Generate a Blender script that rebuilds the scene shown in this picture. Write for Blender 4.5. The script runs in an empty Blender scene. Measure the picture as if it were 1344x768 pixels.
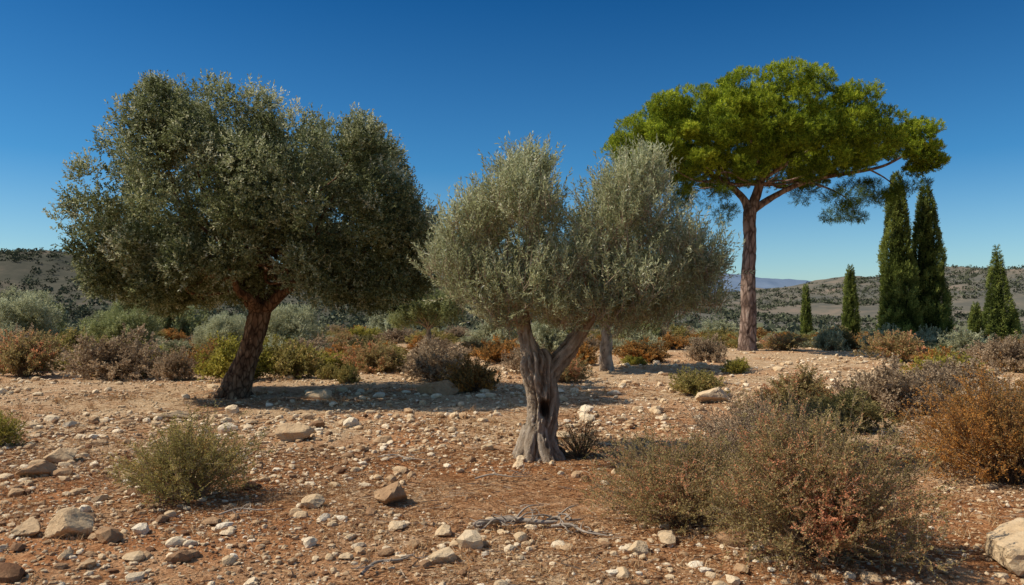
import bpy, math, time
import numpy as np
T0=time.time()
rng=np.random.default_rng(11)
scene=bpy.context.scene
UP=np.array([0,0,1.0])
# ---------------------------------------------------------------- helpers
def nrm(a): return a/(np.linalg.norm(a,axis=-1,keepdims=True)+1e-9)
TAB=rng.random((256,256))
def vn(x,y):
    xi=np.floor(x).astype(int); yi=np.floor(y).astype(int)
    fx=x-xi; fy=y-yi; fx=fx*fx*(3-2*fx); fy=fy*fy*(3-2*fy)
    a=TAB[xi&255,yi&255]; b=TAB[(xi+1)&255,yi&255]; c=TAB[xi&255,(yi+1)&255]; d=TAB[(xi+1)&255,(yi+1)&255]
    return (a*(1-fx)+b*fx)*(1-fy)+(c*(1-fx)+d*fx)*fy
def fbm(x,y,o=4):
    s=0;a=.5;t=0
    for i in range(o):
        s=s+a*vn(x*2**i+17.3*i,y*2**i+5.1*i); t+=a; a*=.5
    return s/t-.5
def sstep(a,b,x):
    t=np.clip((x-a)/(b-a),0,1); return t*t*(3-2*t)
def hg(x,y):
    x=np.asarray(x,float); y=np.asarray(y,float)
    d=np.sqrt(x*x+y*y)
    h=0.16*fbm(x*.3+3,y*.3+9,3)+0.07*fbm(x*1.3,y*1.3,3)*(d<80)+0.03*fbm(x*5,y*5,2)*(d<40)
    h=h+0.9*fbm(x*.05+40,y*.05+11,3)*sstep(16,50,d)
    h=h+0.35*np.exp(-((x-12)**2+(y-41)**2)/90)
    h=h-0.03*np.clip(d-62,0,130)
    return h
def mesh(name,V,F,mats,tint=None,mi=None,smooth=False):
    V=np.asarray(V,np.float32); 
    me=bpy.data.meshes.new(name)
    if not isinstance(F,list): F=[F]
    me.vertices.add(len(V)); me.vertices.foreach_set('co',V.ravel())
    idx=np.concatenate([f.ravel() for f in F]).astype(np.int32)
    ls=[];o=0
    for f in F:
        ls.append(o+np.arange(len(f))*f.shape[1]); o+=f.size
    ls=np.concatenate(ls).astype(np.int32)
    me.loops.add(len(idx)); me.loops.foreach_set('vertex_index',idx)
    me.polygons.add(len(ls)); me.polygons.foreach_set('loop_start',ls)
    for m in mats: me.materials.append(m)
    if mi is not None: me.polygons.foreach_set('material_index',np.asarray(mi,np.int32))
    me.update(calc_edges=True)
    me.polygons.foreach_set('use_smooth',np.full(len(ls),smooth,dtype=bool))
    if tint is not None:
        a=me.attributes.new('tint','FLOAT','POINT'); a.data.foreach_set('value',np.asarray(tint,np.float32))
    me.update()
    return me
def obj(name,me,loc=(0,0,0),parent=None,rz=0,sc=(1,1,1)):
    o=bpy.data.objects.new(name,me); scene.collection.objects.link(o)
    o.location=loc; o.rotation_euler=(0,0,rz); o.scale=sc
    if parent: o.parent=parent
    return o
def empty(name,loc=(0,0,0)):
    o=bpy.data.objects.new(name,None); scene.collection.objects.link(o); o.location=loc; o.empty_display_size=.3; return o
class Acc:
    def __init__(s): s.V=[];s.F=[];s.T=[];s.M=[];s.n=0
    def add(s,V,F,T,m=0):
        V=V.reshape(-1,3); s.V.append(V); s.F.append(F+s.n); s.T.append(np.broadcast_to(T,(len(V),)) if np.ndim(T)==0 else T); s.M.append(np.full(len(F),m)); s.n+=len(V)
    def mesh(s,name,mats,smooth=False):
        return mesh(name,np.concatenate(s.V),s.F,mats,np.concatenate(s.T),np.concatenate(s.M),smooth)
# ---------------------------------------------------------------- materials
def newmat(name):
    m=bpy.data.materials.new(name); m.use_nodes=True; nt=m.node_tree
    for n in list(nt.nodes): nt.nodes.remove(n)
    return m,nt,nt.nodes.new('ShaderNodeOutputMaterial')
def ramp(nt,fac,stops,interp='LINEAR'):
    r=nt.nodes.new('ShaderNodeValToRGB'); r.color_ramp.interpolation=interp
    e=r.color_ramp.elements
    while len(e)<len(stops): e.new(.5)
    for i,(p,c) in enumerate(stops):
        e[i].position=p; e[i].color=(c[0],c[1],c[2],1)
    nt.links.new(fac,r.inputs[0]); return r.outputs[0]
def noise(nt,vec,scale,detail=4,rough=.55,dist=0):
    n=nt.nodes.new('ShaderNodeTexNoise'); n.inputs['Scale'].default_value=scale; n.inputs['Detail'].default_value=detail
    n.inputs['Roughness'].default_value=rough; n.inputs['Distortion'].default_value=dist
    if vec is not None: nt.links.new(vec,n.inputs['Vector'])
    return n.outputs['Fac']
def mix(nt,f,a,b,mode='MIX'):
    m=nt.nodes.new('ShaderNodeMix'); m.data_type='RGBA'; m.blend_type=mode
    for s,v in ((0,f),(6,a),(7,b)):
        if isinstance(v,bpy.types.NodeSocket): nt.links.new(v,m.inputs[s])
        else: m.inputs[s].default_value=v if s==0 else (v[0],v[1],v[2],1)
    return m.outputs[2]
def foliage(name,stops,trans=.3,rough=.5,spec=.3,scale=1.2,vary=.35,gain=1.0):
    m,nt,out=newmat(name)
    at=nt.nodes.new('ShaderNodeAttribute'); at.attribute_name='tint'
    stops=[(p,tuple(min(.8,q*gain) for q in c)) for p,c in stops]
    c=ramp(nt,at.outputs['Fac'],stops)
    tc=nt.nodes.new('ShaderNodeTexCoord')
    n=noise(nt,tc.outputs['Object'],scale,3)
    v=ramp(nt,n,[(.3,(1-vary,)*3),(.7,(1,)*3)])
    c=mix(nt,1.0,c,v,'MULTIPLY')
    p=nt.nodes.new('ShaderNodeBsdfPrincipled'); p.inputs['Roughness'].default_value=rough
    p.inputs['Specular IOR Level'].default_value=spec
    t=nt.nodes.new('ShaderNodeBsdfTranslucent')
    nt.links.new(c,p.inputs['Base Color']); nt.links.new(c,t.inputs['Color'])
    ms=nt.nodes.new('ShaderNodeMixShader'); ms.inputs[0].default_value=trans
    nt.links.new(p.outputs[0],ms.inputs[1]); nt.links.new(t.outputs[0],ms.inputs[2]); nt.links.new(ms.outputs[0],out.inputs[0])
    return m
def rough_mat(name,stops,scale,bump=.5,bscale=20,dist=.02,stretch=(1,1,1),rough=.9,usetint=0,dark=None,ndist=0):
    m,nt,out=newmat(name)
    tc=nt.nodes.new('ShaderNodeTexCoord'); mp=nt.nodes.new('ShaderNodeMapping'); mp.inputs['Scale'].default_value=stretch
    nt.links.new(tc.outputs['Object'],mp.inputs[0]); v=mp.outputs[0]
    n=noise(nt,v,scale,8,.65,ndist)
    if usetint:
        at=nt.nodes.new('ShaderNodeAttribute'); at.attribute_name='tint'
        a=nt.nodes.new('ShaderNodeMath'); a.operation='MULTIPLY_ADD'; a.inputs[1].default_value=1-usetint*.5
        nt.links.new(n,a.inputs[0])
        s=nt.nodes.new('ShaderNodeMath'); s.operation='MULTIPLY_ADD'; s.inputs[1].default_value=usetint; s.inputs[2].default_value=-.25*usetint; nt.links.new(at.outputs['Fac'],s.inputs[0])
        nt.links.new(s.outputs[0],a.inputs[2]); n=a.outputs[0]
    c=ramp(nt,n,stops)
    if dark:
        vo=nt.nodes.new('ShaderNodeTexVoronoi'); vo.feature='DISTANCE_TO_EDGE'; vo.inputs['Scale'].default_value=dark; nt.links.new(v,vo.inputs['Vector'])
        k=ramp(nt,vo.outputs['Distance'],[(0,(.3,.27,.25)),(.18,(1,1,1))]); c=mix(nt,1.0,c,k,'MULTIPLY')
    p=nt.nodes.new('ShaderNodeBsdfPrincipled'); p.inputs['Roughness'].default_value=rough; p.inputs['Specular IOR Level'].default_value=.15
    nt.links.new(c,p.inputs['Base Color'])
    b=nt.nodes.new('ShaderNodeBump'); b.inputs['Strength'].default_value=bump; b.inputs['Distance'].default_value=dist
    nb=noise(nt,v,bscale,8,.7,ndist); nt.links.new(nb,b.inputs['Height']); nt.links.new(b.outputs[0],p.inputs['Normal'])
    nt.links.new(p.outputs[0],out.inputs[0]); return m

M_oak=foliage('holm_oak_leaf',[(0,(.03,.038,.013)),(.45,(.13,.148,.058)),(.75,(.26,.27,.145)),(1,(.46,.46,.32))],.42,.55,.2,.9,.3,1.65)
M_olive=foliage('olive_leaf',[(0,(.12,.13,.055)),(.5,(.30,.315,.165)),(.85,(.49,.495,.32)),(1,(.62,.61,.46))],.45,.5,.25,1.6,.2,1.45)
M_olive2=foliage('olive_leaf_dark',[(0,(.07,.08,.025)),(.6,(.22,.235,.09)),(1,(.38,.385,.21))],.42,.5,.2,1.2,.3,1.6)
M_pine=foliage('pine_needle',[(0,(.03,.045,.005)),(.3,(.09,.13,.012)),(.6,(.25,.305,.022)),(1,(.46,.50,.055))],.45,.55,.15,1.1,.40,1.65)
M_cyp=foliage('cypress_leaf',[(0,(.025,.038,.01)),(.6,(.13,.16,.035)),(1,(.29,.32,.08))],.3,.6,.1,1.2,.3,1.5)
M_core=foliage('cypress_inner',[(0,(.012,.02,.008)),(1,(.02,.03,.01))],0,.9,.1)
M_sgreen=foliage('shrub_green',[(0,(.11,.09,.025)),(.5,(.28,.24,.07)),(.8,(.41,.31,.11)),(1,(.48,.26,.08))],.42,.6,.15,3,.25,1.4)
M_sred=foliage('shrub_reddish',[(0,(.13,.09,.035)),(.4,(.28,.225,.085)),(.62,(.37,.27,.125)),(.78,(.52,.23,.11)),(1,(.56,.23,.12))],.42,.6,.15,3,.25,1.4)
M_srust=foliage('shrub_rust',[(0,(.15,.08,.025)),(.3,(.27,.18,.06)),(.48,(.43,.20,.055)),(.75,(.58,.26,.055)),(1,(.70,.37,.10))],.42,.6,.15,2,.25,1.2)
M_stan=foliage('shrub_tan',[(0,(.15,.10,.06)),(.5,(.37,.27,.165)),(1,(.53,.41,.27))],.35,.7,.1,2,.25,1.25)
M_ssage=foliage('shrub_sage',[(0,(.13,.13,.065)),(.5,(.31,.315,.18)),(1,(.50,.50,.34))],.42,.6,.15,2,.25,1.5)
M_syel=foliage('shrub_yellowgreen',[(0,(.12,.11,.02)),(.5,(.35,.31,.05)),(1,(.55,.46,.10))],.42,.6,.15,2,.25,1.25)
M_sdark=foliage('shrub_dark',[(0,(.06,.055,.022)),(.5,(.16,.14,.05)),(1,(.28,.21,.08))],.35,.6,.1,2,.25,1.35)
M_twig=rough_mat('twig',[(.3,(.22,.15,.095)),(.7,(.42,.31,.21))],8,.2,30)
M_twigd=rough_mat('twig_dark',[(.3,(.11,.07,.045)),(.7,(.24,.165,.11))],8,.2,30)
M_bark_oak=rough_mat('oak_bark',[(.25,(.06,.032,.018)),(.5,(.20,.11,.06)),(.75,(.38,.25,.15))],5,1,14,.06,(1,1,.35),usetint=.8,dark=9)
M_bark_olive=rough_mat('olive_bark',[(.2,(.05,.03,.018)),(.36,(.20,.14,.09)),(.52,(.42,.325,.23)),(.8,(.62,.515,.40))],11,1,34,.06,(1,1,.4),usetint=.8,ndist=.8)
M_bark_pine=rough_mat('pine_bark',[(.25,(.10,.06,.042)),(.5,(.28,.19,.145)),(.75,(.44,.34,.27))],3,1,8,.08,(1,1,.35),usetint=.6,dark=4)
M_rock=rough_mat('limestone',[(.1,(.18,.09,.045)),(.35,(.40,.245,.13)),(.55,(.60,.43,.25)),(.75,(.74,.58,.38)),(1,(.82,.70,.52))],7,1,22,.03,usetint=1.0)
M_straw=foliage('straw',[(0,(.18,.075,.03)),(.6,(.41,.20,.08)),(.9,(.60,.41,.21)),(1,(.70,.54,.33))],.1,.8,.1,1,.1)
M_dead=rough_mat('dead_wood',[(.3,(.18,.14,.10)),(.7,(.46,.38,.30))],12,.8,40,.01,(1,1,1))

# ground material
def ground_mat():
    m,nt,out=newmat('dry_ground'); L=nt.links
    tc=nt.nodes.new('ShaderNodeTexCoord'); v=tc.outputs['Object']
    n1=noise(nt,v,.22,5,.6,.4); n2=noise(nt,v,2.2,8,.7,.3); n3=noise(nt,v,26,6,.75); n6=noise(nt,v,7,6,.7)
    soil=ramp(nt,n2,[(.25,(.35,.14,.055)),(.5,(.61,.29,.125)),(.75,(.74,.44,.225))])
    grav=ramp(nt,n2,[(.25,(.50,.31,.16)),(.5,(.73,.52,.31)),(.8,(.82,.66,.45))])
    k=ramp(nt,n1,[(.44,(0,0,0)),(.60,(1,1,1))])
    sx=nt.nodes.new('ShaderNodeSeparateXYZ'); L.new(v,sx.inputs[0])
    mr=nt.nodes.new('ShaderNodeMapRange'); mr.inputs[1].default_value=12; mr.inputs[2].default_value=19; L.new(sx.outputs[1],mr.inputs[0])
    mx=nt.nodes.new('ShaderNodeMath'); mx.operation='MULTIPLY_ADD'; mx.inputs[1].default_value=.6; mx.use_clamp=True
    L.new(mr.outputs[0],mx.inputs[0]); L.new(k,mx.inputs[2])
    c=mix(nt,mx.outputs[0],soil,grav)
    fine=ramp(nt,n3,[(.3,(.48,.40,.34)),(.52,(1,1,1)),(.75,(1,1,1))]); c=mix(nt,.88,c,fine,'MULTIPLY')
    f2=ramp(nt,n6,[(.35,(.64,.54,.46)),(.52,(1,1,1))]); c=mix(nt,.82,c,f2,'MULTIPLY')
    vo=nt.nodes.new('ShaderNodeTexVoronoi'); vo.inputs['Scale'].default_value=28; L.new(v,vo.inputs['Vector'])
    vg=nt.nodes.new('ShaderNodeRGBToBW'); L.new(vo.outputs['Color'],vg.inputs[0])
    peb=ramp(nt,vg.outputs[0],[(.35,(.74,.68,.62)),(.6,(1,1,1)),(.8,(1,1,1))]); c=mix(nt,.8,c,peb,'MULTIPLY')
    mr2=nt.nodes.new('ShaderNodeMapRange'); mr2.inputs[1].default_value=45; mr2.inputs[2].default_value=90; L.new(sx.outputs[1],mr2.inputs[0])
    n5=noise(nt,v,.12,8,.7)
    veg=ramp(nt,n5,[(.38,(.08,.075,.033)),(.58,(.17,.13,.066)),(.74,(.36,.26,.15))])
    c=mix(nt,mr2.outputs[0],c,veg)
    p=nt.nodes.new('ShaderNodeBsdfPrincipled'); p.inputs['Roughness'].default_value=.95; p.inputs['Specular IOR Level'].default_value=.1
    L.new(c,p.inputs['Base Color'])
    b=nt.nodes.new('ShaderNodeBump'); b.inputs['Strength'].default_value=1; b.inputs['Distance'].default_value=.04
    b2=nt.nodes.new('ShaderNodeBump'); b2.inputs['Strength'].default_value=.8; b2.inputs['Distance'].default_value=.02
    b3=nt.nodes.new('ShaderNodeBump'); b3.inputs['Strength'].default_value=1; b3.inputs['Distance'].default_value=.08
    L.new(n6,b3.inputs['Height']); L.new(b3.outputs[0],b.inputs['Normal'])
    L.new(n3,b.inputs['Height']); L.new(vo.outputs['Distance'],b2.inputs['Height']); L.new(b.outputs[0],b2.inputs['Normal']); L.new(b2.outputs[0],p.inputs['Normal'])
    L.new(p.outputs[0],out.inputs[0]); return m
M_ground=ground_mat()
def hill_mat(name,stops,s):
    m,nt,out=newmat(name)
    tc=nt.nodes.new('ShaderNodeTexCoord')
    a=noise(nt,tc.outputs['Object'],s,10,.72,.5); c=ramp(nt,a,stops)
    p=nt.nodes.new('ShaderNodeBsdfPrincipled'); p.inputs['Roughness'].default_value=1; p.inputs['Specular IOR Level'].default_value=0
    nt.links.new(c,p.inputs['Base Color']); nt.links.new(p.outputs[0],out.inputs[0]); return m
M_hill=hill_mat('hill_scrub',[(.40,(.06,.062,.048)),(.55,(.09,.085,.065)),(.68,(.14,.115,.085)),(.80,(.24,.18,.13))],.03)  # distance haze put into hill and mountain colours as a blue tint
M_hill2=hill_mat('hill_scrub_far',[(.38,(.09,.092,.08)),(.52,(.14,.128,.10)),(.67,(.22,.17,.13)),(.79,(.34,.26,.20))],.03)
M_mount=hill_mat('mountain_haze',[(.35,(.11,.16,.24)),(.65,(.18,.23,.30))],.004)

# ---------------------------------------------------------------- ground sheet
def ax(a,b,c,off,n):
    lo=math.asinh((a-off)/c); hi=math.asinh((b-off)/c)
    return off+c*np.sinh(np.linspace(lo,hi,n))
def grid(X,Y,Z):
    ny,nx=X.shape; V=np.stack([X,Y,Z],-1).reshape(-1,3)
    i=np.arange(ny-1)[:,None]*nx+np.arange(nx-1)[None,:]
    F=np.stack([i,i+1,i+1+nx,i+nx],-1).reshape(-1,4); return V,F
X,Y=np.meshgrid(ax(-4500,4500,4,0,900),ax(-400,5000,5,8,800)); V,F=grid(X,Y,hg(X,Y)); obj('ground',mesh('ground',V,F,[M_ground],smooth=True))
# hills
RL=(np.array([-700,-500,-270,-246,-230,-190,-150,-77,-29,11,60,110]),np.array([20,37,36,35,33,29,27,24,18,9,0,-7.]))
def h_left(x,y):
    r=np.interp(x,*RL)+6; prof=.35*sstep(150,270,y)+.65*sstep(260,430,y); prof=prof*(1-.6*sstep(450,800,y))
    return -6+r*prof+15*fbm(x*.018,y*.018,5)*prof-3*(prof<.01)
RR=(np.array([-200,-50,86,173,253,300,340,387,450,554,800,1100]),np.array([4,9,14,17,21,31,34,43,41,35,40,34.]))
def h_right(x,y):
    r=np.interp(x,*RR)+8; prof=.42*sstep(170,420,y)+.58*sstep(380,720,y)
    return -8+r*prof+24*fbm(x*.012+7,y*.012,5)*prof-3*(prof<.01)
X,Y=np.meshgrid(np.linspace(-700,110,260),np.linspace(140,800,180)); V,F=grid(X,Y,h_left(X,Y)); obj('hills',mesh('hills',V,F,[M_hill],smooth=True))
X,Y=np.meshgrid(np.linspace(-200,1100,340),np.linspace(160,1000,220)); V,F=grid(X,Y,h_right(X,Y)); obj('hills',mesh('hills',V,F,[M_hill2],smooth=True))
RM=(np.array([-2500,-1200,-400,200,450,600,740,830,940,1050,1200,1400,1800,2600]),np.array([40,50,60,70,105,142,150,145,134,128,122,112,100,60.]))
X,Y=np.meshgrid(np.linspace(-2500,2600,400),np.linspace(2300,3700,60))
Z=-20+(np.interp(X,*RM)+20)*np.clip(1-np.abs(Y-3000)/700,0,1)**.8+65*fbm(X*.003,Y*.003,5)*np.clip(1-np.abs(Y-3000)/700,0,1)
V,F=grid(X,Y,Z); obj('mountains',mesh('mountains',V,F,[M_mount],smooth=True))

# ---------------------------------------------------------------- vegetation generators
def rs(N): return nrm(rng.normal(size=(N,3)))
def leaves(P,D,S,L,W):
    mid=P+D*(L*.5)[:,None]
    V=np.stack([P,mid+S*(W/2)[:,None],P+D*L[:,None],mid-S*(W/2)[:,None]],1)
    F=np.arange(len(P)*4).reshape(-1,4); return V,F
def sprigs(P,D,ln,n,L,W,spread,tint,jit=.25,upb=.8,curve=.15):
    N=len(P); j=np.arange(n)
    a=j[None,:]*2.4+rng.random((N,1))*6.28
    U=nrm(np.cross(D,rs(N))); Q=np.cross(D,U)
    R=np.cos(a)[...,None]*U[:,None]+np.sin(a)[...,None]*Q[:,None]
    t=np.linspace(.08,1,n)[None,:,None]
    sp=spread*(1.15-.5*t)
    ld=nrm(D[:,None]*(1-sp)+R*sp+jit*rng.normal(size=(N,n,3)))
    ln=np.broadcast_to(ln,(N,))
    pos=P[:,None]+D[:,None]*ln[:,None,None]*t+UP*curve*(ln[:,None,None])*t*t
    ld=ld.reshape(-1,3); pos=pos.reshape(-1,3)
    S=nrm(np.cross(ld,UP*upb+rng.normal(size=ld.shape)*.6))
    Ls=L*rng.uniform(.7,1.2,len(ld)); Ws=W*rng.uniform(.7,1.2,len(ld))
    V,F=leaves(pos,ld,S,Ls,Ws)
    tt=np.repeat(np.clip(np.repeat(tint,n)+rng.normal(size=N*n)*.16,0,1),4)
    return V,F,tt
def ribbons(P,W,cross=False):
    N,K,_=P.shape; T=nrm(np.gradient(P,axis=1))
    r=rs(N)[:,None]; S=nrm(np.cross(T,np.broadcast_to(r,T.shape)))
    Ss=[S]+([np.cross(T,S)] if cross else [])
    Vs=[];Fs=[];o=0
    for S in Ss:
        V=np.stack([P-S*W[...,None]/2,P+S*W[...,None]/2],2)
        i=(np.arange(N)[:,None]*K+np.arange(K-1)[None])*2
        F=np.stack([i,i+1,i+3,i+2],-1).reshape(-1,4)+o; o+=N*K*2
        Vs.append(V.reshape(-1,3)); Fs.append(F)
    return np.concatenate(Vs),np.concatenate(Fs)
def crm(P,R,n):
    P=np.array(P,float);R=np.array(R,float)
    A=np.concatenate([P,R[:,None]],1); A=np.concatenate([2*A[:1]-A[1:2],A,2*A[-1:]-A[-2:-1]])
    out=[]
    for i in range(1,len(A)-2):
        t=np.linspace(0,1,n,endpoint=False)[:,None]
        p0,p1,p2,p3=A[i-1],A[i],A[i+1],A[i+2]
        out.append(.5*((2*p1)+(-p0+p2)*t+(2*p0-5*p1+4*p2-p3)*t*t+(-p0+3*p1-3*p2+p3)*t**3))
    out.append(A[-2:-1]); O=np.concatenate(out); return O[:,:3],np.maximum(O[:,3],.004)
def tube(P,R,seg=10,n=6,gn=.08,ridge=0,nr=4,twist=2.0,fine=0):
    C,r=crm(P,R,n); K=len(C); T=nrm(np.gradient(C,axis=0))
    U=np.zeros_like(C); u=nrm(np.cross(T[0],[.3,1,.2]))
    for i in range(K):
        u=u-T[i]*np.dot(u,T[i]); u=u/np.linalg.norm(u); U[i]=u
    Q=np.cross(T,U); a=np.linspace(0,2*math.pi,seg,endpoint=False)
    s=np.concatenate([[0],np.cumsum(np.linalg.norm(np.diff(C,axis=0),axis=1))])
    ph=rng.random()*9
    A,S=np.meshgrid(a,s)
    f=1+gn*2*fbm(np.cos(A)*1.5+ph+5,np.sin(A)*1.5+S*2.5+9,3)
    g=np.zeros_like(f)
    if ridge:
        wob=3*fbm(np.cos(A)*.8+ph,np.sin(A)*.8+S*1.8+3,3)
        g=g+ridge*np.sin(nr*A+twist*S+wob+1.2*np.sin(S*2.3+ph))+ridge*.5*np.sin((2*nr+1)*A-twist*.7*S+ph+2*wob)
    if fine:
        rid=np.abs(fbm(np.cos(A)*3+ph+S*.8,np.sin(A)*3+S*3+4,4))*2
        g=g+fine*2.0*(np.minimum(rid,.5)-.22)+fine*1.2*fbm(np.cos(A)*7+ph,np.sin(A)*7+S*8,3)
    f=f+g
    sc=max(ridge*1.2+fine*.8,.02)
    tint=np.clip(.5+g/sc*.32,0,1).reshape(-1)
    rr=r[:,None]*f
    V=C[:,None]+(np.cos(A)*rr)[...,None]*U[:,None]+(np.sin(A)*rr)[...,None]*Q[:,None]
    i=np.arange(K-1)[:,None]*seg; j=np.arange(seg)[None]; j2=(j+1)%seg
    F=np.stack([i+j,i+j2,i+seg+j2,i+seg+j],-1).reshape(-1,4)
    return V.reshape(-1,3),F,tint
def limb(a,b,r0,r1,acc,bend=.15,sag=.1,seg=8):
    a=np.array(a,float);b=np.array(b,float);L=np.linalg.norm(b-a)
    k=max(4,int(L/.6)+2); t=np.linspace(0,1,k)
    P=a+(b-a)*t[:,None]; o=rng.normal(size=(k,3))*bend*L*.25; o[0]=0;o[-1]=0
    P=P+o*np.sin(t*math.pi)[:,None]; P[:,2]-=sag*L*np.sin(t*math.pi)
    V,F,_=tube(P,r0+(r1-r0)*t,seg,4,.08); acc.add(V,F,.5); return P
def crown_lobes(px,cx,cy,bx,by,sc,dep,ex,ez,k=1.0):
    out=[]
    for (a,b,r) in px:
        x=(cx+(a-cx)*k-bx)/sc; z=(by-(cy+(b-cy)*k))/sc; r=r/sc
        e=min(1,math.hypot((a-cx)/ex,(b-cy)/ez)); yd=dep*math.sqrt(max(0,1-e*e))
        if yd<.35*dep: out.append((x,rng.uniform(-.3,.3)*dep,z,r))
        else:
            for s in (-1,1):
                out.append((x+rng.uniform(-.25,.25)*r,s*yd*.72,z+rng.uniform(-.25,.25)*r,r*rng.uniform(.85,1)))
            out.append((x,rng.uniform(-.2,.2)*dep,z,r))
    return out
def puffs(lobes,per,pr,zs=1.0,skip=.75,ins=.62):
    P=[];R=[];N=[];L=np.array(lobes)
    for i,(x,y,z,r) in enumerate(lobes):
        k=int(per*max(1,(r/pr/2.2)**2))
        d=rs(k); c=np.array([x,y,z])+d*np.array([1,1,zs])*r*.72
        D=np.linalg.norm(c[:,None]-L[None,:,:3],axis=-1)/L[None,:,3]; D[:,i]=9
        inside=D.min(1)<ins
        keep=~inside|(rng.random(k)>skip)
        P.append(c[keep]); N.append(d[keep]); R.append(pr*rng.uniform(.65,1.25,keep.sum()))
    return np.concatenate(P),np.concatenate(N),np.concatenate(R)
def fill(P,N,R,tot,zs=1.0,out=.6,up=.4,uw=.45):
    w=R**2; k=rng.choice(len(P),tot,p=w/w.sum()); d=rs(tot); d=nrm(d+N[k]*.45)
    u=rng.random(tot)**uw
    pos=P[k]+d*(R[k]*u)[:,None]*np.array([1,1,zs]); D=nrm(d*out+UP*up+rng.normal(size=(tot,3))*.3)
    return pos,D,k

# ---------------------------------------------------------------- big holm oak (left)
def base(x,y,sink=.05): return (x,y,float(hg(x,y))-sink)
def holm_oak():
    root=empty('holm_oak_tree',base(-6.9,19.9))
    c=lambda a,b,y=0:((a-310)/52.5,y,(520-b)/52.5)
    w=Acc()
    w.add(*tube([c(303,532),c(308,515),c(320,480),c(332,445),c(340,415),c(343,395)],[.54,.37,.295,.27,.28,.26],36,12,.1,.05,4,1.5,.14))
    for (a,b,yy) in ((285,524,-.5),(332,526,-.4),(278,522,.3),(330,524,.5)):
        limb(c(308,500,0),c(a,b+6,yy),.22,.06,w,.05,-.05)
    f=c(342,405)
    limb(f,c(300,355,-.3),.2,.13,w,.1,.0,12); limb(c(300,355,-.3),c(255,335,-.6),.13,.07,w); limb(c(300,355,-.3),c(240,290,-.4),.12,.05,w)
    limb(f,c(380,378,-.3),.19,.12,w,.1,.0,12); limb(c(380,378,-.3),c(440,340,-.5),.12,.05,w); limb(c(380,378,-.3),c(415,290,.3),.11,.05,w)
    limb(f,c(335,330,.3),.2,.12,w,.1,0,12); limb(c(335,330,.3),c(320,240,0),.12,.05,w); limb(f,c(350,340,1.4),.15,.08,w); limb(f,c(290,340,1.5),.15,.07,w)
    limb(f,c(330,350,-1.5),.13,.06,w)
    px=[(290,162,62),(235,160,45),(180,188,56),(345,165,50),(400,185,60),(470,212,56),(145,245,52),(118,285,44),(125,325,42),(165,345,42),(225,330,58),(255,245,80),(360,250,80),(440,280,66),(500,262,40),(525,300,44),(500,345,44),(410,340,50),(320,325,50),(215,365,26),(130,350,36),(530,345,34),(275,350,34),(440,362,28),(548,300,26),(490,375,22),(480,180,26),(205,140,20),(160,370,22),(545,340,24)]
    px=[(a+28,b+16,r*.80) for a,b,r in px]
    lobes=crown_lobes(px,342,265,310,520,52.5,3.7,260,175,.92)
    for (x,y,z,r) in lobes:
        if rng.random()<.7: limb(np.array([.3,y*.15,3.0+rng.random()*1.0]),(x*.93,y*.9,z-.2*r),.06,.015,w,.2,.12,5)
    obj('trunk_and_limbs',w.mesh('oak_wood',[M_bark_oak],True),parent=root)
    P,N,R=puffs(lobes,14,.36,1,.8)
    pt=rng.normal(size=len(P))*.15+.46+.08*N[:,2]  # puffs facing up tinted lighter, top light painted into the leaf colour
    pos,D,k=fill(P,N,R,54000,1,.8,.35,.34)
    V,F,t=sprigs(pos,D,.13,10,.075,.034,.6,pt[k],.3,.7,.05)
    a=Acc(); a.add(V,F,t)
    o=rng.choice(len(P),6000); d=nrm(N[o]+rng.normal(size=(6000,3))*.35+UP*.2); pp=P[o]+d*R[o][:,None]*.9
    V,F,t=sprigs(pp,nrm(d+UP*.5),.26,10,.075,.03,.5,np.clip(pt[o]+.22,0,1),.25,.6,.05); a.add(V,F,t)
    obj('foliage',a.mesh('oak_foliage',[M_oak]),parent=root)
holm_oak()
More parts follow.
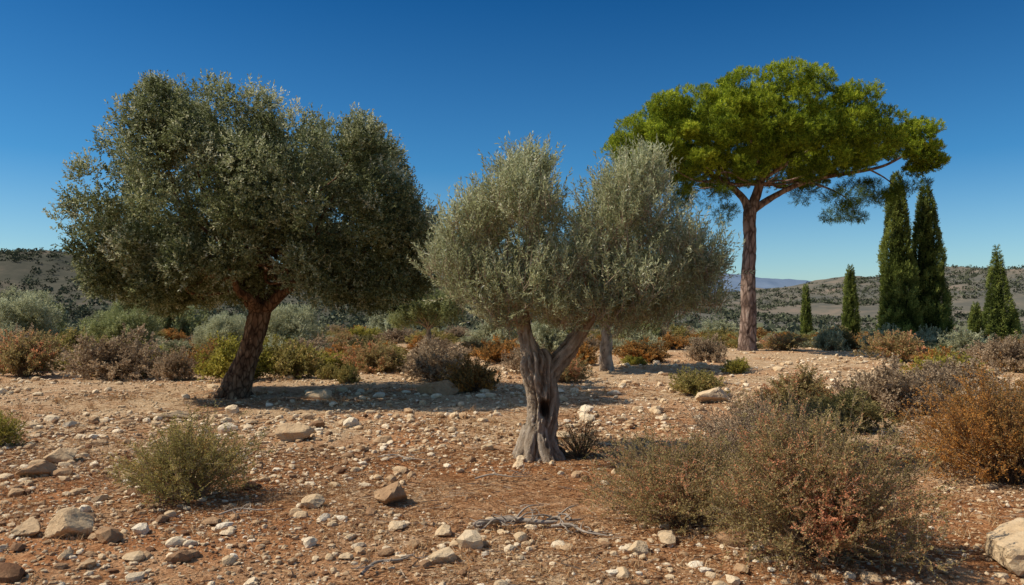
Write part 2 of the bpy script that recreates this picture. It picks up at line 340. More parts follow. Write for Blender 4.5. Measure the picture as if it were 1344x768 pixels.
# ---------------------------------------------------------------- centre olive
def olive():
    root=empty('olive_tree',base(.36,11.3,.03))
    c=lambda a,b,y=0:((a-705)/92.5,y,(603-b)/92.5)
    w=Acc()
    V,F,t=tube([c(704,618),c(706,600),c(708,580),c(712,550),c(711,520),c(706,495),c(703,474),c(700,462)],[.42,.30,.225,.20,.21,.22,.215,.16],120,26,.14,.075,4,1.6,.34)
    hc=np.array(c(714,535,-.2)); q=(V-hc)/np.array([.05,.14,.10]); dd=np.exp(-(q**2).sum(1)*1.1); V=V+np.array([-.02,.15,0])*dd[:,None]; t=np.clip(t-dd*1.0,0,1)
    w.add(V,F,t)
    for (a,b,yy,r) in ((678,606,-.12,.11),(692,610,-.32,.11),(735,605,-.15,.11),(722,610,-.34,.10),(676,604,.2,.1),(740,602,.22,.1)):
        w.add(*tube([c(703+(a-705)*.25,560,yy*.3),c(703+(a-705)*.55,586,yy*.6),c(a,b,yy),c(a+(a-705)*.3,b+8,yy*1.3)],[r*.9,r*.95,r*.7,r*.3],30,10,.15,.08,3,3,.22))
    w.add(*tube([c(705,505),c(697,470,-.03),c(690,440,.0),c(684,405,.05),c(690,360,0),c(702,300,-.05),c(703,240,0)],[.15,.14,.105,.09,.07,.045,.015],36,14,.12,.08,3,3,.25))
    w.add(*tube([c(712,512),c(724,486,.02),c(744,462,.02),c(762,436,-.03),c(776,412,-.05),c(792,370,0),c(815,310,.0),c(835,250,0)],[.15,.145,.115,.095,.085,.065,.04,.012],36,14,.12,.08,3,3,.25))
    for s,e,r in ((c(690,440),c(640,380,-.4),.055),(c(686,410),c(600,330,.3),.05),(c(690,360),c(650,280,.3),.04),(c(700,300),c(730,270,.4),.03),(c(762,436),c(735,350,-.5),.05),(c(776,412),c(850,370,-.4),.05),(c(776,412),c(880,340,.5),.05),(c(792,370),c(780,290,.3),.04),(c(686,410),c(690,330,.9),.05),(c(786,390),c(830,300,.9),.05),(c(686,410),c(665,330,-1),.045),(c(786,390),c(810,320,-1),.045)):
        limb(s,e,r,.014,w,.2,-.02,8)
    px=[(688,240,30),(662,272,36),(712,280,40),(616,315,34),(592,350,26),(645,365,40),(700,365,46),(822,255,34),(850,240,26),(792,290,32),(862,295,40),(902,325,34),(908,370,32),(845,365,46),(780,365,40),(820,405,28),(660,400,24),(870,400,26),(610,368,26),(925,345,20),(630,290,20),(735,400,22),(745,350,26),(690,215,14),(855,222,14)]
    px=[(a-4,b+12,r*.92) for a,b,r in px]
    lobes=crown_lobes(px,741,342,705,603,92.5,1.55,225,135,.94)
    for (x,y,z,r) in lobes:
        s=np.array(c(690,400)) if x<.35 else np.array(c(786,395))
        limb(s+rng.normal(size=3)*.05+[0,0,.3*rng.random()],(x*.95,y*.92,z),.028,.007,w,.2,.02,5)
    obj('trunk_and_limbs',w.mesh('olive_wood',[M_bark_olive],True),parent=root)
    P,N,R=puffs(lobes,8,.18)
    pt=rng.normal(size=len(P))*.1+.5+.06*N[:,2]  # upward puffs slightly lighter, top light put into the tint
    pos,D,k=fill(P,N,R,9800,1,.5,.85)
    ln=rng.uniform(.14,.42,len(pos))
    a=Acc(); V,F,t=sprigs(pos,D,ln,20,.064,.0165,.5,pt[k],.22,.3,.1); a.add(V,F,t)
    tt=np.linspace(0,1,4)[None,:,None]; PP=pos[:,None]-D[:,None]*.08+D[:,None]*(ln[:,None,None]+.08)*tt+UP*.1*ln[:,None,None]*tt*tt
    V,F=ribbons(PP,np.broadcast_to(np.array([.007,.006,.004,.002]),(len(pos),4))); a.add(V,F,.5,1)
    obj('foliage',a.mesh('olive_foliage',[M_olive,M_twig]),parent=root)
olive()
# ---------------------------------------------------------------- smaller olives and round bushes behind
def small_olive(name,x,y,H,W,mat,lean=0,n=5200,lo=.62):
    root=empty(name,base(x,y)); w=Acc()
    P=[(0,0,-.1),(lean*.3,0,H*.12),(lean*.7+.06,0,H*.25),(lean,0.05,H*.38)]
    if lo<.6: P=[(a,b,c*.5) for a,b,c in P]
    w.add(*tube(P,[H*.055,H*.042,H*.037,H*.03],18,9,.15,.06,3,2,.15))
    lobes=[]
    for i in range(13):
        a=i*2.4; q=math.sqrt((i+.5)/13); xx=W*.36*q*math.cos(a); yy=W*.36*q*math.sin(a)
        zz=H*(lo+(.79-lo+.0)*math.sqrt(max(0,1-q*q))*(1 if i%2 else .3)+rng.uniform(-.04,.04)); r=W*rng.uniform(.15,.2)
        lobes.append((xx+lean,yy,zz,r)); limb(P[-1],(xx+lean,yy,zz),H*.018,.01,w,.15,.02,5)
    obj('trunk_and_limbs',w.mesh(name+'_wood',[M_bark_olive],True),parent=root)
    Pp,N,R=puffs(lobes,9,W*.07); pt=rng.normal(size=len(Pp))*.12+.5
    pos,D,k=fill(Pp,N,R,n,1,.6,.5); V,F,t=sprigs(pos,D,W*.06,10,W*.024,W*.010,.6,pt[k]); a=Acc(); a.add(V,F,t)
    obj('foliage',a.mesh(name+'_leaves',[mat]),parent=root)
small_olive('olive_tree',3.4,28.6,5.0,5.0,M_olive2,-.1,8000)
small_olive('olive_tree',-4.3,40,3.5,3.9,M_olive2,.1,5500)
for (x,y,H,W,m) in ((-20.0,41,2.6,3.9,M_olive2),(-26.0,42,3.3,4.4,M_ssage),(-15.4,43,2.2,3.2,M_ssage),(-11.6,42,2.7,3.7,M_ssage),(-24.5,52,3.2,4,M_olive2)):
    small_olive('round_bush',x,y,H,W,m,0,4500,.42)
# ---------------------------------------------------------------- stone pine
def pine():
    root=empty('stone_pine_tree',base(11.8,40,.1))
    c=lambda a,b,y=0:((a-980)/26.1,y,(467-b)/26.1)
    w=Acc()
    def lb(pts,rad,sg=16): w.add(*tube(pts,rad,sg,7,.1,.02,3,1,.1))
    w.add(*tube([c(979,470),c(980,458),c(982,420),c(982,370),c(985,320),c(984,290),c(986,276)],[.58,.43,.38,.34,.31,.32,.30],32,12,.08,.03,5,.5,.14))
    J=c(986,282)
    lb([J,c(975,262,.1),c(955,242,.3),c(925,226,.3),c(890,212,.2),c(855,205,0)],[.27,.18,.14,.11,.08,.04])
    lb([J,c(998,245,-.1),c(1002,220,-.2),c(1008,195,0)],[.28,.22,.16,.1])
    lb([J,c(1010,266,0),c(1040,250,-.2),c(1080,238,-.3),c(1120,231,-.2),c(1160,222,0),c(1195,205,0)],[.2,.16,.13,.11,.09,.07,.04])
    lb([c(960,246,.3),c(955,220,1),c(940,195,2)],[.13,.1,.06]); lb([c(1000,240),c(1035,218,-.8),c(1065,200,-1.5)],[.12,.08,.05])
    lb([c(1000,240),c(985,215,-1.2),c(970,200,-2.2)],[.11,.08,.05]); lb([c(1000,240),c(1020,210,1.6),c(1050,190,3)],[.12,.09,.05])
    lb([c(1060,244,-.2),c(1085,255,-.6),c(1105,270,-.9),c(1110,284,-1)],[.06,.045,.03,.02]); lb([c(960,244,.3),c(940,254,-.4),c(925,266,-.8)],[.06,.045,.02])
    lb([c(1140,226,-.1),c(1165,235,.3),c(1185,248,.5)],[.05,.035,.02])
    px=[(822,194,22),(848,198,26),(858,168,28),(900,154,32),(950,142,32),(1000,138,30),(1050,140,32),(1100,152,32),(1135,174,26),(880,205,30),(930,195,40),(985,188,42),(1035,184,42),(1085,192,38),(1125,208,26),(1060,228,26),(1005,224,26),(870,162,20),(1140,197,18),(905,232,24),(1100,224,24),(960,230,26),(850,225,18),(1030,158,30),(975,163,30),(925,170,28),(1080,168,28)]
    lobes=crown_lobes(px,985,192,980,467,26.1,5.3,190,100,.98)
    side=[((a-980)/26.1,yy,(467-b)/26.1,r/26.1) for a,b,r,yy in ((1192,182,20,.2),(1210,180,20,-.3),(1222,200,15,.4),(1200,203,18,-.5),(1184,200,12,.8),(1224,218,11,0),(1208,224,11,.4))]
    low=[((a-980)/26.1,yy,(467-b)/26.1,r/26.1) for a,b,r,yy in ((905,250,20,-1.5),(930,266,20,-.8),(915,258,18,2),(950,287,12,-.5),(1100,268,22,-1),(1085,287,14,-1),(1115,284,14,-.6),(1130,250,18,.5),(1160,250,16,.4),(1180,258,12,.5),(1150,265,12,0),(880,238,18,1),(1070,255,14,1.5),(1205,248,12,.2),(1040,244,14,-2.5),(960,246,14,-3),(895,265,10,.5))]
    for (x,y,z,r) in lobes+side:
        if z<9.8 and rng.random()<.5:
            s=np.array([x*.6+.2,y*.55,8.4+rng.random()*.4]); limb(s,(x,y,z-.1*r),.035,.012,w,.15,.06,6)
            limb(np.array(c(998,245)),s,.06,.035,w,.08,.02,6)
    obj('trunk_and_limbs',w.mesh('pine_wood',[M_bark_pine],True),parent=root)
    a=Acc()
    P,N,R=puffs(lobes+side,15,.41,.8,.75,.62)
    pt=rng.normal(size=len(P))*.11+.47+.14*N[:,2]  # lighter tint on upward puffs paints in the light from above
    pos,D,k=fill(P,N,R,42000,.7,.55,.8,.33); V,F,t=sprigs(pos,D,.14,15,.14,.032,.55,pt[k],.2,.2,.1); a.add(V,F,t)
    P,N,R=puffs(low,5,.4,.6); pos,D,k=fill(P,N,R,3400,.5,.7,.2); V,F,t=sprigs(pos,D,.25,12,.15,.02,.5,np.full(len(pos),.2)); a.add(V,F,t)  # hanging lower foliage tinted dark, crown shade painted into its colour
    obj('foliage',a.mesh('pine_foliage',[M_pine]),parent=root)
pine()
# ---------------------------------------------------------------- cypresses
def cypress(x,y,H,R,n,fir=False):
    root=empty('cypress_tree',base(x,y))
    V,F,t=tube([(0,0,-.1),(0,0,H*.1),(0.02,0,H*.5),(0,0,H*.96)],[R*.22,R*.18,R*.1,.01],10,6,.05); obj('trunk',mesh('cypress_trunk',V,F,[M_bark_pine],t,smooth=True),parent=root)
    prof=(lambda u:R*np.clip(np.minimum(u/.10+.25,1)*(1-u)**(.95 if fir else .58)*1.12,0,None))
    u=rng.random(n*3); keep=rng.random(n*3)<prof(u)/R+.03; u=u[keep][:n]; n=len(u)
    a=rng.random(n)*6.283
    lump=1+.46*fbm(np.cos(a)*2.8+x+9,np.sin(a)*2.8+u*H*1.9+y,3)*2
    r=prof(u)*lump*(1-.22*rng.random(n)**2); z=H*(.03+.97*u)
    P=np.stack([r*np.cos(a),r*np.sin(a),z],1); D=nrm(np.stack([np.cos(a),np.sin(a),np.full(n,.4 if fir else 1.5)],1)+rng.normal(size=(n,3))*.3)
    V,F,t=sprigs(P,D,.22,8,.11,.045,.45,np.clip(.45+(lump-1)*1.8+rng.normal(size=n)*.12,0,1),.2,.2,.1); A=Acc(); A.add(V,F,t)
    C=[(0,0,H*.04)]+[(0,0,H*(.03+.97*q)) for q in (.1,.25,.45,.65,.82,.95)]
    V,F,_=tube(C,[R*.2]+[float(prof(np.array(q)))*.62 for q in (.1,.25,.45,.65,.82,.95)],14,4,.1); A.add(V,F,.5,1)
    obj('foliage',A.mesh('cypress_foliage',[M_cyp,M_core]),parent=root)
cypress(22.3,46,10.3,.95,8500); cypress(24.25,46.5,9.6,1.08,8500)
cypress(25.5,60,6.0,.5,2500); cypress(24.0,65,4.7,.32,1500); cypress(36.6,60,7.6,1.0,4500,True)
cypress(32.6,56,3.0,.38,1200); cypress(37.8,60,2.7,.3,1000); cypress(44,64,6.0,.6,2500)

# ---------------------------------------------------------------- shrubs
def shrub_mesh(name,R,H,nst,ntw,nlf,lL,lW,leaf,twig,tw=.005,lump=.35,open_=0.0):
    az=rng.random(nst)*6.283; q=np.sqrt(rng.random(nst))
    ph=rng.random()*50
    lm=1+lump*2*fbm(np.cos(az)*1.6+ph,np.sin(az)*1.6+q*1.5+ph,2)
    rr=R*q*lm*rng.uniform(.85,1.05,nst); ze=H*np.sqrt(np.clip(1.02-q*q,0,1))*lm*rng.uniform(.75,1.05,nst)+.06*H
    K=7; t=np.linspace(0,1,K)[None,:]
    hx=rr[:,None]*(.10+.9*t**1.15); zz=ze[:,None]*t**.85-.03
    P=np.stack([hx*np.cos(az)[:,None],hx*np.sin(az)[:,None],zz],-1)
    P=P+np.cumsum(rng.normal(size=P.shape)*.016*R*np.array([1,1,.6]),axis=1)
    A=Acc(); V,F=ribbons(P,np.broadcast_to(tw*(1.6-1.3*t),(nst,K)),True); A.add(V,F,.5,1)
    m=nst*ntw; si=np.repeat(np.arange(nst),ntw); tt=rng.uniform(.4-.2*open_,1,m)*(K-1); i0=np.minimum(tt.astype(int),K-2); f=(tt-i0)[:,None]
    B=P[si,i0]*(1-f)+P[si,i0+1]*f; T=nrm(P[si,i0+1]-P[si,i0])
    D=nrm(T*.7+rng.normal(size=(m,3))*.55+UP*.25); ln=rng.uniform(.08,.2,m)*R
    Q=B[:,None]+D[:,None]*ln[:,None,None]*np.array([0,.5,1])[None,:,None]+rng.normal(size=(m,3,3))*.006*R*np.array([0,1,1])[None,:,None]
    V,F=ribbons(Q,np.broadcast_to(tw*np.array([.6,.4,.22]),(m,3))); A.add(V,F,.5,1)
    if nlf>0:
        st=.45+.7*fbm(P[:,-1,0]*2.6/R+ph,P[:,-1,1]*2.6/R+P[:,-1,2]*2/R,2)+rng.normal(size=nst)*.14
        V,F,tn=sprigs(B,D,ln,nlf,lL,lW,.6,np.clip(st,0,1)[si],.3,.4,.0); A.add(V,F,tn,0)
    return A.mesh(name,[leaf,twig])
def place(name,me,x,y,rz=None,s=(1,1,1),sink=.02): return obj(name,me,base(x,y,sink),rz=rng.random()*6.28 if rz is None else rz,sc=s)
place('shrub',shrub_mesh('shrub_a',.84,.84,240,12,10,.024,.012,M_sgreen,M_twig,.006,.5),-3.55,8.8)
place('shrub',shrub_mesh('shrub_b',1.0,1.08,400,15,17,.020,.012,M_sred,M_twig,.006,.45),2.5,6.6)
place('shrub',shrub_mesh('shrub_c',.9,.78,280,13,13,.021,.011,M_sred,M_twig,.006,.45),1.66,7.7)
place('shrub',shrub_mesh('shrub_d',1.15,1.0,320,12,9,.024,.011,M_stan,M_twigd,.007,.45),2.9,9.0)
place('shrub',shrub_mesh('shrub_e',1.35,1.2,340,13,14,.026,.015,M_srust,M_twigd,.007,.45),6.1,9.8)
place('shrub',shrub_mesh('shrub_f',1.0,.78,260,11,10,.03,.014,M_sdark,M_twigd,.008),4.5,12.7)
place('shrub',shrub_mesh('shrub_g',.45,.62,90,9,4,.02,.009,M_sdark,M_twigd,.007,.5),.98,11.4)
place('shrub',shrub_mesh('shrub_h',.5,.6,120,10,10,.024,.012,M_syel,M_twig,.006),-7.9,12.3)
mats=dict(green=(M_sgreen,M_twig),red=(M_sred,M_twig),rust=(M_srust,M_twigd),tan=(M_stan,M_twig),sage=(M_ssage,M_twig),yel=(M_syel,M_twig),dark=(M_sdark,M_twigd),olv=(M_olive2,M_twigd))
TM={}
for k,(a,b) in mats.items():
    TM[k]=[shrub_mesh('shrub_'+k,1,.85,150,9,11,.06,.034,a,b,.010,.5) for _ in range(3)]
def mid(kind,x,y,w,h,name='shrub'):
    place(name,TM[kind][rng.integers(3)],x,y,s=(w/2,w/2*rng.uniform(.85,1.1),h/.9))
for kd,x,y,w,h in (('tan',7.6,16.2,2.1,.9),('yel',12.1,22,2.3,.85),('red',6.5,18.2,2.0,.75),('green',4.6,19.9,1.6,.62),('green',-4.9,23.7,.95,.6),
    ('yel',-8.4,24.6,2.6,1.25),('green',-7.0,25.5,2.4,1.2),('rust',-1.0,20.6,1.6,.85),('tan',-2.2,24.6,2.4,1.0),('red',-4.8,28,2.2,1.0),('tan',-13,26,3.4,1.3),('red',-16.2,26.5,2.6,1.3),
    ('tan',9.2,17.5,1.8,.8),('rust',9.9,15.0,1.8,.8),('tan',10.5,19,2.2,.9),('rust',13.5,25,2.2,.9),('yel',7.6,27,1.0,.5),('green',-5.7,24.8,.8,.5),('red',1.6,24,1.7,.8),('tan',-10.5,24.8,1.5,.8),('rust',2.5,31,2.0,.9),('tan',.6,27,2,.9),('dark',5.8,14.2,1.8,.7),
    ('tan',8.3,12.8,1.9,.8),('red',3.7,10.9,1.2,.7),('rust',-11,29,2.6,1.0),('yel',-14.5,30,2.4,1.1),('tan',-18.5,29,3,1.3),('rust',-6.5,31,2.4,.9),('rust',-.5,33,2.6,1.0),('green',-17,33,2.6,1.2),('tan',-2.8,28.5,2.2,1.0),
    ('sage',-10,33,2.6,1.1),('green',-20,36,3.4,1.4),('sage',1.5,37,3,1.4),('sage',5.8,36,2.4,1.1),('tan',8,33,2,.9),('red',16,33,2.6,1.1),('sage',20,35,2.6,1.1),('tan',17.5,28,2.4,1.0)):
    mid(kd,x,y,w,h)
for kd,x,y,w,h in (('olv',-31,52,4,2.6),('sage',17.5,44,2.4,1.3),('sage',19.5,42,2.6,1.4),('sage',21.5,41,2.2,1.3),('sage',23.6,41,2.6,1.2),('dark',25.5,43,2.6,1.1),('dark',18.5,46,3,1.3),('sage',-1,52,3.5,2),('olv',9,55,3.5,2),('olv',-25.5,60,5,3.2),('sage',-9.5,62,4,2.6),('olv',3,60,4,2.4)):
    mid(kd,x,y,w,h,'round_bush')
scr=empty('scrubland')
kinds=['red','rust','tan','green','sage','yel','dark','olv']; pr=np.array([.18,.18,.19,.14,.17,.09,.03,.05]); pr/=pr.sum()
cnt=0
while cnt<950:
    y=rng.uniform(27,112); x=rng.uniform(-1,1)*(10+y*.85)
    if y<42 and 6<x<17 : 
        if rng.random()<.8: continue
    if y<31 and rng.random()<.5: continue
    if -7<x<-2 and 32<y<40: continue
    if fbm(np.array(x*.12),np.array(y*.12),2)<-.14 and y<50: continue
    k=rng.choice(kinds,p=pr); s=rng.uniform(.5,1.35)*(1 if y<55 else 1.35)
    obj('shrub_clump',TM[k][rng.integers(3)],base(x,y,.03),scr,rng.random()*6.28,(s,s,s*rng.uniform(.6,.9))); cnt+=1
def distant():
    A=Acc()
    def put(x,y,z,R,ql,tb):
        N=len(x); d=rs(N*ql).reshape(N,ql,3); u=rng.random((N,ql,1))**.4
        P=np.stack([x,y,z+R*.5],-1)[:,None]+d*u*R[:,None,None]*np.array([1,1,.8])
        L=(R[:,None]*rng.uniform(.35,.7,(N,ql))).reshape(-1); P=P.reshape(-1,3)
        D=rs(len(P)); S=nrm(np.cross(D,rs(len(P)))); V,F=leaves(P-D*(L*.5)[:,None],D,S,L,L*.8)
        t=np.repeat(np.clip(np.repeat(tb,ql)+rng.normal(size=N*ql)*.1+.2*d.reshape(-1,3)[:,2],0,1),4); A.add(V,F,t)
    N=4500; y=rng.uniform(95,250,N); x=rng.uniform(-1,1,N)*(20+y*.8); k=fbm(x*.03,y*.03,2)>-.18; x,y=x[k],y[k]
    z=np.maximum(hg(x,y),np.maximum(np.where((x<110),h_left(x,np.maximum(y,141)),-99)*(y>160)-99*(y<=160),np.where((x>-200)&(y>180),h_right(x,y),-99)))
    put(x,y,z,rng.uniform(.8,2.0,len(x)),26,rng.uniform(.2,.8,len(x)))
    N=10500; y=rng.uniform(170,470,N); x=rng.uniform(-520,110,N); k=fbm(x*.02+5,y*.02,3)>-.16; x,y=x[k],y[k]
    put(x,y,h_left(x,y)-.3,rng.uniform(.8,2.2,len(x)),18,rng.uniform(.0,.5,len(x)))
    N=12000; y=rng.uniform(200,760,N); x=rng.uniform(-60,640,N); k=fbm(x*.015+5,y*.015,3)>-.12; x,y=x[k],y[k]
    put(x,y,h_right(x,y)-.3,rng.uniform(1.0,2.8,len(x)),16,rng.uniform(.0,.55,len(x)))
    m=foliage('distant_foliage',[(0,(.055,.062,.04)),(.5,(.12,.13,.075)),(1,(.24,.245,.15))],.1,.9,.05,.05)
    obj('distant_trees',A.mesh('distant_trees',[m]))
distant()
# ---------------------------------------------------------------- stones
import bmesh
def rock_template(sub,cuts=9,nz=.06,flat=.7):
    bm=bmesh.new(); bmesh.ops.create_icosphere(bm,subdivisions=sub,radius=1); V=np.array([v.co[:] for v in bm.verts]); F=np.array([[v.index for v in f.verts] for f in bm.faces]); bm.free()
    d=nrm(V); n=rs(cuts); h=rng.uniform(.5,.85,cuts); dp=d@n.T
    r=np.where(dp>.05,h/np.maximum(dp,.05),9).min(1); r=np.minimum(r,1.05)
    r=r*(1+nz*2*fbm(d[:,0]*3+d[:,2]*2+rng.random()*20,d[:,1]*3+d[:,2]*1.4,4))
    V=d*r[:,None]*np.array([1,rng.uniform(.65,.95),flat*rng.uniform(.7,1.1)]); return V,F
def scatter(A,tmpl,x,y,s,tint,sink=.25):
    N=len(x); which=rng.integers(len(tmpl),size=N); a=rng.random(N)*6.283; ca,sa=np.cos(a),np.sin(a); z=hg(x,y)
    for k,(V,F) in enumerate(tmpl):
        m=np.where(which==k)[0]
        if not len(m): continue
        X=V[None,:,0]*ca[m,None]-V[None,:,1]*sa[m,None]; Yv=V[None,:,0]*sa[m,None]+V[None,:,1]*ca[m,None]
        W=np.stack([X*s[m,None]+x[m,None],Yv*s[m,None]+y[m,None],V[None,:,2]*s[m,None]+(z[m]+s[m]*sink)[:,None]],-1)
        Fk=(F[None]+(np.arange(len(m))*len(V))[:,None,None]).reshape(-1,3)
        A.add(W,Fk,np.repeat(tint[m],len(V)))
t0=[rock_template(1,7,.0) for _ in range(12)]; t2=[rock_template(2,10,.08) for _ in range(12)]; t4=[rock_template(4,14,.10) for _ in range(10)]
A=Acc()
def stones(n,x0,x1,y0,y1,med,sig,smin,smax,thr):
    x=rng.uniform(x0,x1,n);y=rng.uniform(y0,y1,n)
    dens=fbm(x*.45+31,y*.45+7,4)+.12*(x<-1)*(y<9.5)+.06*sstep(12,16,y)-.12*np.exp(-((x+.3)**2+(y-9.5)**2)/4)
    k=dens>thr+rng.normal(size=n)*.09; x,y=x[k],y[k]
    s=np.clip(np.exp(rng.normal(size=len(x))*sig)*med,smin,smax)/2*1.2
    return x,y,s
x,y,s=stones(52000,-8,9,4,12,.022,.5,.01,.07,-.07); scatter(A,t0,x,y,s,np.clip(.48+rng.normal(size=len(x))*.22,0,1))
x,y,s=stones(24000,-14,16,10,26,.04,.45,.02,.12,-.06); scatter(A,t0,x,y,s,np.clip(.55+rng.normal(size=len(x))*.18,0,1))
x,y,s=stones(8000,-30,36,24,60,.09,.4,.05,.3,-.02); scatter(A,t0,x,y,s,np.clip(.58+rng.normal(size=len(x))*.18,0,1))
obj('gravel',A.mesh('gravel',[M_rock]))
A=Acc()
x,y,s=stones(6800,-9,10,4.2,16,.065,.5,.03,.30,-.02); scatter(A,t2,x,y,s,np.clip(.54+rng.normal(size=len(x))*.22,0,1))
x,y,s=stones(2000,-16,18,14,34,.14,.4,.08,.45,-.0); scatter(A,t2,x,y,s,np.clip(.6+rng.normal(size=len(x))*.16,0,1))
obj('loose_stones',A.mesh('loose_stones',[M_rock]))
def big(x,y,w,d,h,t,rz):
    V,F=t4[rng.integers(10)]; V=V/np.abs(V).max(0)*np.array([w/2,d/2,h*.62])
    me=mesh('rock',V,F,[M_rock],np.full(len(V),t)); obj('rock',me,(x,y,float(hg(x,y))+h*.3),rz=rz)
for r in ((-3.95,7.15,.42,.34,.27,.52,.3),(-1.3,8.6,.48,.36,.24,.36,1.0),(-3.55,12.8,.78,.5,.32,.48,.2),(-1.85,20,1.15,.7,.4,.33,0),(4.15,6.45,.95,.6,.40,.58,.4),(4.6,18.4,1.0,.7,.4,.6,.2),
    (-6.75,15.8,.95,.5,.2,.52,.3),(-5.9,10.0,.5,.4,.22,.36,.5),(-2.05,8.3,.3,.22,.14,.55,.8),(-.55,6.5,.28,.22,.12,.6,.2),(-4.35,7.2,.35,.28,.16,.5,2),(-.6,7.2,.2,.15,.1,.58,0),(-5.3,6.8,.3,.2,.15,.52,0),
    (-.35,11.9,.22,.2,.13,.58,0),(.1,10.6,.2,.14,.12,.62,0),(-6.1,10.9,.5,.35,.22,.5,.4),(-4.7,19.5,.7,.5,.25,.6,0),(1.05,6.6,.22,.17,.12,.6,.2),(3.9,8.3,.35,.25,.14,.6,1),(-7.3,9.3,.4,.3,.2,.55,1),(-.2,7.7,.24,.2,.09,.6,1)): big(*r)
# ---------------------------------------------------------------- litter, dry grass, dead branches
def litter(n,x0,x1,y0,y1,L,W):
    x=rng.uniform(x0,x1,n);y=rng.uniform(y0,y1,n); k=fbm(x*.6+11,y*.6+3,3)+.1*np.exp(-((x-.5)**2+(y-9)**2)/9)>-.02+rng.normal(size=n)*.1; x,y=x[k],y[k]; n=len(x)
    a=rng.random(n)*6.283; l=L*rng.uniform(.4,1.3,n); z=hg(x,y)+rng.uniform(.002,.015,n)+W*.5
    c=np.stack([x,y,z],-1)[:,None]; d=np.stack([np.cos(a),np.sin(a),rng.normal(size=n)*.15],-1)[:,None]
    p=np.stack([-np.sin(a),np.cos(a),np.zeros(n)],-1)[:,None]*(rng.normal(size=n)*.12)[:,None,None]
    t=np.array([-.5,0,.5])[None,:,None]; P=c+d*t*l[:,None,None]+p*l[:,None,None]*(1-4*t*t)
    V,F=ribbons(P,np.full((n,3),W)); tt=np.repeat(np.clip(rng.beta(1.6,2.4,n),0,1),6); return V,F,tt
A=Acc()
V,F,t=litter(90000,-7,8,4.5,12,.10,.0045); A.add(V,F,t)
V,F,t=litter(25000,-11,12,11,22,.15,.009); A.add(V,F,t)
obj('needle_litter',A.mesh('needle_litter',[M_straw]))
A=Acc(); V,F,t=litter(2600,-7,8,4.5,13,.26,.009); A.add(V,F,t,0); V,F,t=litter(1400,-12,14,12,26,.4,.016); A.add(V,F,t,0)
obj('fallen_twigs',A.mesh('fallen_twigs',[M_twig]))
def grass(n,x0,x1,y0,y1,h):
    x=rng.uniform(x0,x1,n);y=rng.uniform(y0,y1,n);k=fbm(x*.5+71,y*.5+3,3)>.03; x,y=x[k],y[k]; m=len(x); b=18
    X=np.repeat(x,b)+rng.normal(size=m*b)*.03; Yv=np.repeat(y,b)+rng.normal(size=m*b)*.03; B=np.stack([X,Yv,hg(X,Yv)],-1); D=nrm(rng.normal(size=(m*b,3))*.55+UP); ll=h*rng.uniform(.4,1.2,m*b)
    t=np.array([0,.5,1])[None,:,None]; P=B[:,None]+D[:,None]*ll[:,None,None]*t-UP*.3*ll[:,None,None]*t*t
    V,F=ribbons(P,np.broadcast_to(np.array([.004,.003,.001]),(m*b,3))*(1+y0*.08)); return V,F,np.repeat(rng.uniform(.5,1,m*b),6)
A=Acc(); V,F,t=grass(2200,-8,9,4.5,13,.12); A.add(V,F,t); V,F,t=grass(2600,-16,18,12,32,.22); A.add(V,F,t); obj('dry_grass',A.mesh('dry_grass',[M_straw]))
def dead(x,y,L,rz,nb,r):
    A=Acc()
    P=[(-L*.5,0,.04),(-L*.2,.05*L,.08),(L*.15,-.04*L,.06),(L*.5,.06*L,.05)]
    A.add(*tube(P,[r,r*.8,r*.6,r*.2],10,6,.15,.1,3,8,.1))
    for i in range(nb):
        q=rng.uniform(-.4,.4)*L; e=np.array([q+rng.uniform(-.35,.35)*L,rng.uniform(-.3,.3)*L,rng.uniform(.02,.16)]); limb((q,0,.07),e,r*.45,.003,A,.4,0,6)
        if rng.random()<.7: limb(e*.7+np.array([q,0,.07])*.3,e+rng.normal(size=3)*.12*L*np.array([1,1,.3])+[0,0,.02],r*.25,.002,A,.4,0,5)
    obj('dead_branch',A.mesh('dead_branch',[M_dead],True),base(x,y,.0),rz=rz)
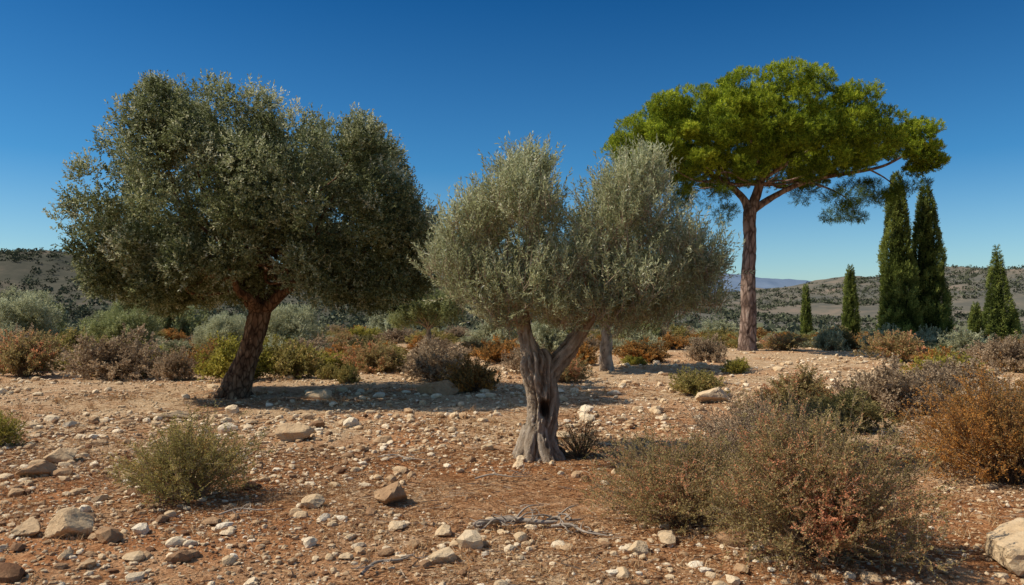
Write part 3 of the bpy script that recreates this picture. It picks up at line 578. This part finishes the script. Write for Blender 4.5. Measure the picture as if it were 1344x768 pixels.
dead(.15,7.55,1.05,.15,16,.03); dead(-.95,6.3,.6,.9,3,.014); dead(-.1,9.7,.7,.1,5,.012); dead(.6,7.25,.6,-.7,7,.016); dead(-2.6,8.0,.6,.3,4,.010); dead(-1.5,11,.8,-.4,5,.012)
dead(5.6,23,1.6,0.1,8,.05)

# ---------------------------------------------------------------- light, sky, camera
sd=np.array([-.90,-.08,1.0]); sd/=np.linalg.norm(sd)
from mathutils import Vector
sl=bpy.data.lights.new('sun','SUN'); sl.energy=5.0; sl.angle=math.radians(.5); sl.color=(1,.915,.77)
so=bpy.data.objects.new('sun',sl); scene.collection.objects.link(so); so.rotation_euler=Vector(sd).to_track_quat('Z','Y').to_euler(); so.location=(-30,10,40)
w=bpy.data.worlds.new('World'); scene.world=w; w.use_nodes=True; nt=w.node_tree; nt.nodes.clear()
out=nt.nodes.new('ShaderNodeOutputWorld'); bg=nt.nodes.new('ShaderNodeBackground'); sky=nt.nodes.new('ShaderNodeTexSky'); sky.sky_type='NISHITA'; sky.sun_disc=False
sky.sun_elevation=math.asin(sd[2]); sky.sun_rotation=math.atan2(sd[0],sd[1]); sky.air_density=1.0; sky.dust_density=.8; sky.ozone_density=2.0; sky.altitude=300
tc=nt.nodes.new('ShaderNodeTexCoord'); sz=nt.nodes.new('ShaderNodeSeparateXYZ'); nt.links.new(tc.outputs['Generated'],sz.inputs[0])
pol_fill=ramp(nt,sz.outputs[2],[(0,(.74,.84,.84)),(.06,(.52,.72,.80)),(.18,(.17,.48,.69)),(.38,(.045,.29,.52)),(.55,(.9,.9,.9)),(1,(1,.95,.9))])  # darkened blue band low down, brightened above the view as added fill light
g=mix(nt,1.0,sky.outputs[0],pol_fill,'MULTIPLY')
bg.inputs[1].default_value=.15; nt.links.new(g,bg.inputs[0]); nt.links.new(bg.outputs[0],out.inputs[0])
cd=bpy.data.cameras.new('camera'); cd.lens=28; cd.sensor_width=36; cd.clip_end=12000; cd.clip_start=.05
co=bpy.data.objects.new('camera',cd); scene.collection.objects.link(co); co.location=(0,0,2.0); co.rotation_euler=(math.radians(91.7),0,0); scene.camera=co
scene.view_settings.view_transform='Standard'; scene.view_settings.look='None'; scene.view_settings.exposure=0
print('done',time.time()-T0)
